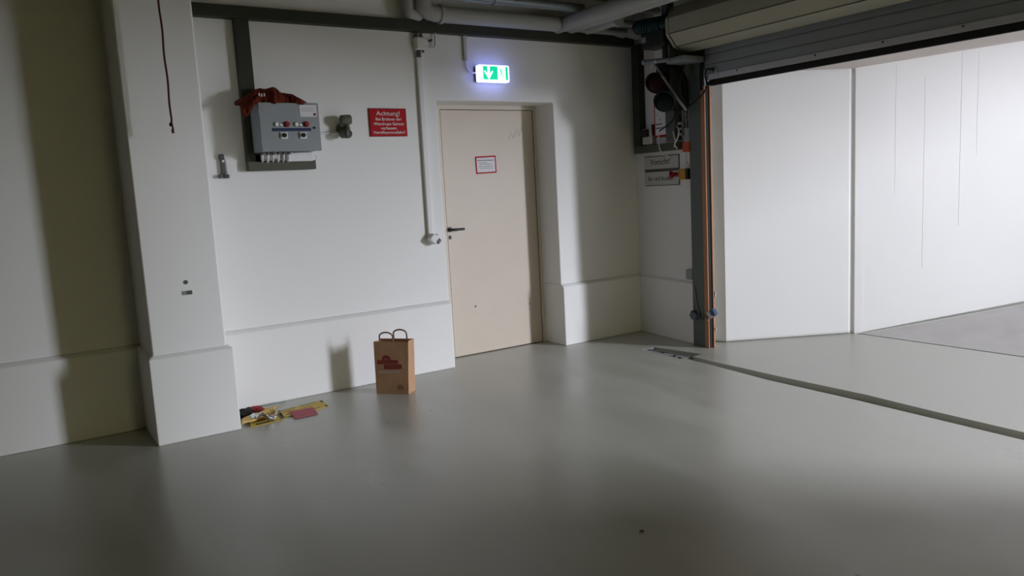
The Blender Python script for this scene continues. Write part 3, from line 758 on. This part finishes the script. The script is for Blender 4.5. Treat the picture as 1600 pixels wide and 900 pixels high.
# bracket arm and strut
ba = thing('support_bracket', (4.66, 4.7, 2.05), 'grey steel bracket arm with diagonal strut beside the traffic light', 'bracket')
mb = MB(); mb.cyl((4.62, 4.885, 2.412), (4.64, 4.62, 2.395), .020, 16, .004); mb.cyl((4.615, 4.905, 2.413), (4.62, 4.87, 2.412), .024, 16, .004); mb.box((4.63, 4.46, 2.36), (4.86, 4.65, 2.405), .004); mb.build('arm', 'steel2', ba, True)
mb = MB(); mb.tube([(4.62, 4.79, 2.40), (4.72, 4.60, 2.06), (4.76, 4.57, 1.99)], .010, 10); mb.build('strut', 'steel2', ba, True)
mb = MB(); mb.cyl((4.612, 4.75, 2.395), (4.600, 4.75, 2.395), .012, 12); mb.build('clamp', 'sensorgrey', ba, True)
mb = MB(); mb.cyl((4.615, 4.79, 2.395), (4.59, 4.80, 2.34), .010, 10); mb.build('clamp_screw', 'sensorgrey', ba, True)

# traffic light
tl = thing('traffic_light', (4.72, 4.8, 1.99), 'dark two-lens traffic light, red over green, hanging in the corner by the gate', 'traffic light')
def lamp(cy, cz, cx, m, nm):
    d_ = V((-.80, -.55, -.10)).normalized(); c0 = V((cx, cy, cz))
    mb = MB(); mb.cyl(c0-d_*.0, c0-d_*.12, .086, 32, .012); h_ = mb.build('lamp_housing', 'rubber', tl, True)
    mb = MB(); a = V((d_.y, -d_.x, 0)).normalized(); b = d_.cross(a).normalized(); ring = []
    if b.z < 0: b = -b
    for lay in (0, 1):
        for rr in (.086, .080):
            ring.append([mb.bm.verts.new(c0-d_*.01+d_*(lay*(.045+.045*math.sin(t)))+a*math.cos(t)*rr+b*math.sin(t)*rr) for t in [R(-70+320*k/30) for k in range(31)]])
    o0, i0, o1, i1 = ring
    for k in range(30):
        mb.bm.faces.new((o0[k], o0[k+1], o1[k+1], o1[k])); mb.bm.faces.new((i0[k+1], i0[k], i1[k], i1[k+1])); mb.bm.faces.new((o1[k], o1[k+1], i1[k+1], i1[k]))
    mb.build('lamp_hood', 'rubber', h_, True)
    mb = MB(); mb.cyl(c0-d_*.004, c0+d_*.004, .070, 32, .003)
    mb.tube([c0+d_*.004, c0+d_*.010, c0+d_*.014], [.068, .050, .02], 32); tag(mb.build('lens', m, h_, True), nm)
lamp(4.805, 2.235, 4.665, 'lensred', 'dark red lens, off'); lamp(4.725, 2.075, 4.675, 'lensgreen', 'dark green lens, off')
mb = MB(); mb.prism([(4.78, 4.93, 2.16), (4.72, 4.86, 2.41), (4.76, 4.72, 2.42), (4.83, 4.66, 2.36), (4.86, 4.64, 2.02), (4.82, 4.76, 2.00)], (.05, .02, 0)); mb.box((4.72, 4.70, 2.02), (4.86, 4.86, 2.36), .015); mb.build('back_box', 'rubber', tl)

# conduits and cables on the corner wall by the post
for (s, z0, z1, rr, lab) in ((.745, 1.80, 2.44, .010, 'thin vertical grey pipe left of the gate post, nearest the red bordered notice'),
                          (.785, 1.84, 2.44, .010, 'thin vertical grey pipe left of the gate post, middle of the three'),
                          (.822, 1.84, 2.44, .010, 'thin vertical grey pipe standing closest to the gate post')):
    mb = MB(); mb.tube([WR(s, z0, .012), WR(s, z1, .012)], rr, 12)
    for zz in (z0+.08, z1-.1): mb.obox(P0, U, NR, Z, (s-.014, -.02, zz), (s+.014, .026, zz+.014), .002)
    tag(mb.build('vertical_pipe', 'steel2', smooth=True), lab, 'pipe', 'pipes beside the gate post')
mb = MB(); mb.obox(P0, U, NR, Z, (.78, -.02, 2.29), (.84, .035, 2.36), .004)
tag(mb.build('pipe_clip', 'blue'), 'small dark blue clip near the top of the grey pipes by the post', 'clip')
pb = thing('switch_enclosure', tuple(WR(.60, 1.745)), 'dark grey switch enclosure on the wall right of the red bordered notice', 'enclosure')
mb = MB(); mb.obox(P0, U, NR, Z, (.545, -.02, 1.765), (.675, .055, 2.04), .006); mb.build('box', 'steel', pb)
mb = MB()
for k in range(3): mb.obox(P0, U, NR, Z, (.69, -.02, 1.80+.045*k), (.745, .04, 1.822+.045*k), .004)
mb.build('terminal_block', 'cabgrey', pb)
mb = MB(); mb.obox(P0, U, NR, Z, (.775, -.02, 1.757), (.84, .035, 1.86), .006)
tag(mb.build('junction_box', 'cabgrey'), 'small grey box just above the orange-red box by the gate post', 'junction box')

nt_ = thing('fire_notice', tuple(WR(.46, 1.81)), 'white notice with a red border below the traffic light', 'notice')
mb = MB(); mb.obox(P0, U, NR, Z, (.372, -.018, 1.81), (.545, .045, 2.10), .002); mb.build('red_border', 'signred', nt_)
mb = MB(); mb.obox(P0, U, NR, Z, (.390, .044, 1.826), (.5455, .047, 2.09)); mb.build('white_field', 'paper', nt_)
mb = MB()
for s, e, zz, h in ((.397, .49, 1.915, .010), (.397, .47, 1.882, .010), (.487, .505, 1.880, .016), (.40, .43, 1.998, .004), (.46, .468, 1.95, .02)):
    mb.obox(P0, U, NR, Z, (s, .0465, zz), (e, .048, zz+h))
mb.build('printed_line', 'devgrey', nt_)

so2 = thing('wall_socket', tuple(WR(.2, 1.76)), 'pale wall socket with black insert in the corner left of the notice', 'socket')
mb = MB(); mb.obox(P0, U, NR, Z, (.155, -.02, 1.757), (.30, .025, 1.90), .006); mb.build('back_box', 'greysign', so2)
mb = MB(); mb.obox(P0, U, NR, Z, (.160, .024, 1.825), (.262, .055, 1.892), .010); mb.build('black_insert', 'black', so2)
mb = MB(); mb.obox(P0, U, NR, Z, (.318, -.02, 1.83), (.352, .04, 1.93), .006); tag(mb.build('black_switch', 'black'), 'narrow black switch between the wall socket and the red bordered notice', 'switch')

vs_ = thing('warning_sign', tuple(WR(.41, 1.385)), 'grey-white rectangular sign reading Vorsicht! with black border', 'sign')
mb = MB(); mb.obox(P0, U, NR, Z, (.120, -.030, 1.383), (.630, -.0175, 1.650), .001); mb.build('black_border', 'black', vs_)
mb = MB(); mb.obox(P0, U, NR, Z, (.126, -.018, 1.389), (.624, -.0155, 1.644)); mb.build('sign_plate', 'greysign', vs_)
mb = MB(); mb.obox(P0, U, NR, Z, (.126, -.0158, 1.508), (.624, -.0145, 1.534)); mb.build('grey_band', 'duct2', vs_)
text('lettering', 'Vorsicht!', .072, WR(.360, 1.594, -.0155), U, Z, 'greytext', vs_, .29, off=.0004)
text('lettering', 'Ein- und Ausfahrt', .050, WR(.365, 1.446, -.0155), U, Z, 'greytext', vs_, .38, off=.0003)
mb = MB(); rnd = random.Random(3); q = .19
while q < .44:
    wq = rnd.uniform(.012, .026); mb.obox(P0, U, NR, Z, (q, -.0148, 1.516), (q+wq, -.0138, 1.527)); q += wq+.006
mb.build('worn_lettering', 'greytext', vs_)

es = thing('emergency_stop', tuple(WR(.72, 1.43)), 'yellow emergency stop box with dark red button over the sign edge', 'emergency stop')
mb = MB(); mb.obox(P0, U, NR, Z, (.700, -.02, 1.428), (.790, .050, 1.520), .006); mb.build('box', 'yellow', es)
mb = MB(); mb.obox(P0, U, NR, Z, (.788, -.02, 1.430), (.815, .045, 1.520), .005); mb.build('side_cover', 'black', es)
mb = MB(); mb.cyl(WR(.70, 1.475, .05), WR(.675, 1.475, .085), .020, 20, .004); mb.cyl(WR(.675, 1.475, .085), WR(.655, 1.475, .11), .030, 24, .006); mb.build('mushroom_button', 'red', es, True)
rb_ = thing('alarm_box', tuple(WR(.82, 1.65)), 'bright orange-red box beside the gate post above the yellow stop box', 'alarm box')
mb = MB(); mb.obox(P0, U, NR, Z, (.768, -.02, 1.657), (.850, .055, 1.742), .008); mb.build('box', 'orange', rb_)
mb = MB(); mb.tube(bez([WR(.79, 1.66, .03), WR(.785, 1.62, .03), WR(.775, 1.58, .02), WR(.78, 1.55, .005)], 5), .005, 8); mb.build('cable', 'offwhite', rb_, True)

def cable(pts, r, m, lab):
    mb = MB(); mb.tube(bez(pts, 8), r, 8); tag(mb.build('cable', m, smooth=True), lab, 'cable')
cable([WR(.30, 1.93, .04), WR(.345, 1.86, .06), WR(.35, 1.80, .06), WR(.33, 1.76, .05)], .005, 'offwhite', 'short pale cable hanging between the wall socket and the notice')
cable([WR(.45, 1.82, .055), WR(.46, 1.74, .065), WR(.485, 1.68, .06), WR(.53, 1.64, .03), WR(.56, 1.62, .012)], .006, 'offwhite', 'pale cable crossing the duct above the Vorsicht sign')
cable([WR(.70, 1.88, .05), WR(.75, 1.84, .07), WR(.745, 1.78, .08), WR(.69, 1.73, .07), WR(.70, 1.69, .05)], .006, 'offwhite', 'pale cable curling left of the orange-red box')
cable([WR(.66, 1.84, .06), WR(.69, 1.80, .075), WR(.70, 1.75, .07), WR(.66, 1.71, .055)], .006, 'offwhite', 'second pale cable curling below the dark switch enclosure')
cable([(4.80, 4.62, 2.36), (4.72, 4.60, 2.20), (4.72, 4.57, 2.07), (4.74, 4.52, 2.02), (4.78, 4.44, 2.07), (4.83, 4.405, 2.15), (4.87, 4.41, 2.20)], .009, 'rubber', 'thick black cable drooping in a loop in front of the gate post')
cable([(4.72, 4.60, 2.07), (4.77, 4.70, 2.01), (4.82, 4.78, 1.93), WR(.48, 1.86, .07)], .006, 'rubber', 'thin black cable slanting down across the red bordered notice')
cable([(4.67, 4.62, 2.60), (4.60, 4.60, 2.72), (4.62, 4.58, 2.85), (4.68, 4.58, 3.0)], .010, 'rubber', 'black cable rising from the gate motor to the ceiling')

# ------------------------------------------------------------------ ceiling pipes
def pipe(pts, r, lab, m='pipe', n=8, rings=()):
    t_ = thing('ceiling_pipe', tuple(V(pts[0])), lab, 'pipe', 'pipes under the ceiling')
    mb = MB(); mb.tube(pts if n == 0 else bez(pts, n), r, 22); mb.build('pipe_run', m, t_, True)
    for a, b in rings:
        mb = MB(); mb.cyl(a, b, r+.012, 22, .003); mb.build('collar', m, t_, True)
pipe([(2.80, 5.32, 3.05), (2.80, 5.32, 2.86), (2.815, 5.32, 2.80), (2.87, 5.32, 2.772), (3.0, 5.32, 2.768), (4.05, 5.32, 2.768)], .060, 'thick pale pipe running above the duct with a bend up at its left end', rings=[((2.93, 5.32, 2.768), (2.96, 5.32, 2.768))])
pipe([(2.93, 5.41, 2.752), (4.1, 5.41, 2.752)], .026, 'thin pale pipe lying directly on top of the long dark duct', n=0)
pipe([(2.70, 5.36, 3.05), (2.70, 5.36, 2.80), (2.73, 5.36, 2.765), (2.80, 5.38, 2.76)], .040, 'short pale pipe bending at the left end of the thick pipe')
pipe([(2.9, 5.10, 2.855), (4.15, 5.10, 2.855)], .035, 'grey steel pipe in front of the thick pale pipe', 'pipe2', 0, [((3.28, 5.10, 2.855), (3.29, 5.10, 2.855))])
pipe([(3.2, 4.90, 2.90), (4.2, 4.90, 2.90)], .030, 'pale pipe nearest the camera running parallel to the wall', 'pipe', 0)
pipe([(4.12, 5.42, 2.775), (4.12, -5.9, 2.775)], .062, 'thick pale pipe crossing the ceiling towards the camera, left one of two', 'pipe', 0)
pipe([(4.26, 5.40, 2.790), (4.26, -5.9, 2.790)], .070, 'thick pale pipe crossing the ceiling towards the camera, right one of two', 'pipe', 0)
pipe([(4.42, 5.38, 2.765), (4.42, 4.98, 2.765)], .048, 'short stub of pale pipe with flanged open end', 'pipe', 0, [((4.42, 5.0, 2.765), (4.42, 4.97, 2.765))])
pipe([(4.3, 5.33, 2.745), (4.96, 5.33, 2.745)], .026, 'thin pale pipe running into the corner behind the motor', 'pipe', 0)
pipe([(4.4, 5.22, 2.80), (4.90, 5.22, 2.80)], .030, 'second thin pale pipe running into the corner', 'pipe', 0)
pipe([(4.4, 4.95, 2.86), (4.85, 4.95, 2.86)], .030, 'pale pipe passing above the gate motor', 'pipe', 0)
mb = MB(); mb.prism([(4.80, 5.40, 2.735), (4.98, 5.36, 2.70), (4.99, 5.30, 2.72), (4.90, 5.22, 2.74), (4.82, 5.28, 2.74)], (0, 0, .03)); mb.prism([(4.72, 5.44, 2.735), (4.85, 5.40, 2.715), (4.86, 5.33, 2.73), (4.74, 5.35, 2.74)], (0, 0, .02))
tag(mb.build('pipe_lagging', 'pipe'), 'loose pale flap of pipe lagging in the corner above the duct', 'lagging')

# ------------------------------------------------------------------ daylight and added fill
wd = bpy.data.worlds.new('sky'); SC.world = wd; wd.use_nodes = True
bg = wd.node_tree.nodes['Background']; bg.inputs[0].default_value = (.82, .89, 1.0, 1); bg.inputs[1].default_value = .22
def area(name, loc, target, sx, sy, power, col):
    l = bpy.data.lights.new(name, 'AREA'); l.shape = 'RECTANGLE'; l.size = sx; l.size_y = sy; l.energy = power; l.color = col
    o = bpy.data.objects.new(name, l); COL.objects.link(o); o.location = loc
    o.rotation_euler = (V(target)-V(loc)).to_track_quat('-Z', 'Y').to_euler(); return o
area('ramp_daylight', (10.0, -4.9, 3.6), (-9.9, -8.0, 1.4), 2.1, 4.6, 3400, (.855, .885, 1.0))
area('warm_fill', (2.0, -4.5, 3.0), (2.0, -4.4, 0), 1.2, .3, 110, (1.0, .90, .45))  # unseen warm fill, added to lift and tint the shaded interior

# ------------------------------------------------------------------ camera
cd = bpy.data.cameras.new('camera'); cam = bpy.data.objects.new('camera', cd); COL.objects.link(cam)
yaw, pitch, roll, f_px = R(33.053), R(7.5265), R(-3.0302), 1204.3
fw = V((math.cos(pitch)*math.sin(yaw), math.cos(pitch)*math.cos(yaw), -math.sin(pitch)))
rt0 = V((math.cos(yaw), -math.sin(yaw), 0)); up0 = rt0.cross(fw)
rt1 = rt0*math.cos(roll)+up0*math.sin(roll); up1 = -rt0*math.sin(roll)+up0*math.cos(roll)
mw = Matrix((rt1, up1, -fw)).transposed().to_4x4(); mw.translation = V((0, 0, 1.45))
cam.matrix_world = mw
cd.sensor_width = 36; cd.lens = f_px/1600*36; cd.clip_start = .05
SC.camera = cam
SC.view_settings.view_transform = 'Standard'; SC.view_settings.look = 'None'
SC.view_settings.exposure = 0; SC.view_settings.gamma = 1; SC.view_settings.use_curve_mapping = False
SC.cycles.use_denoising = True
SC.cycles.max_bounces = 10; SC.cycles.diffuse_bounces = 6
SC.cycles.sample_clamp_indirect = 8
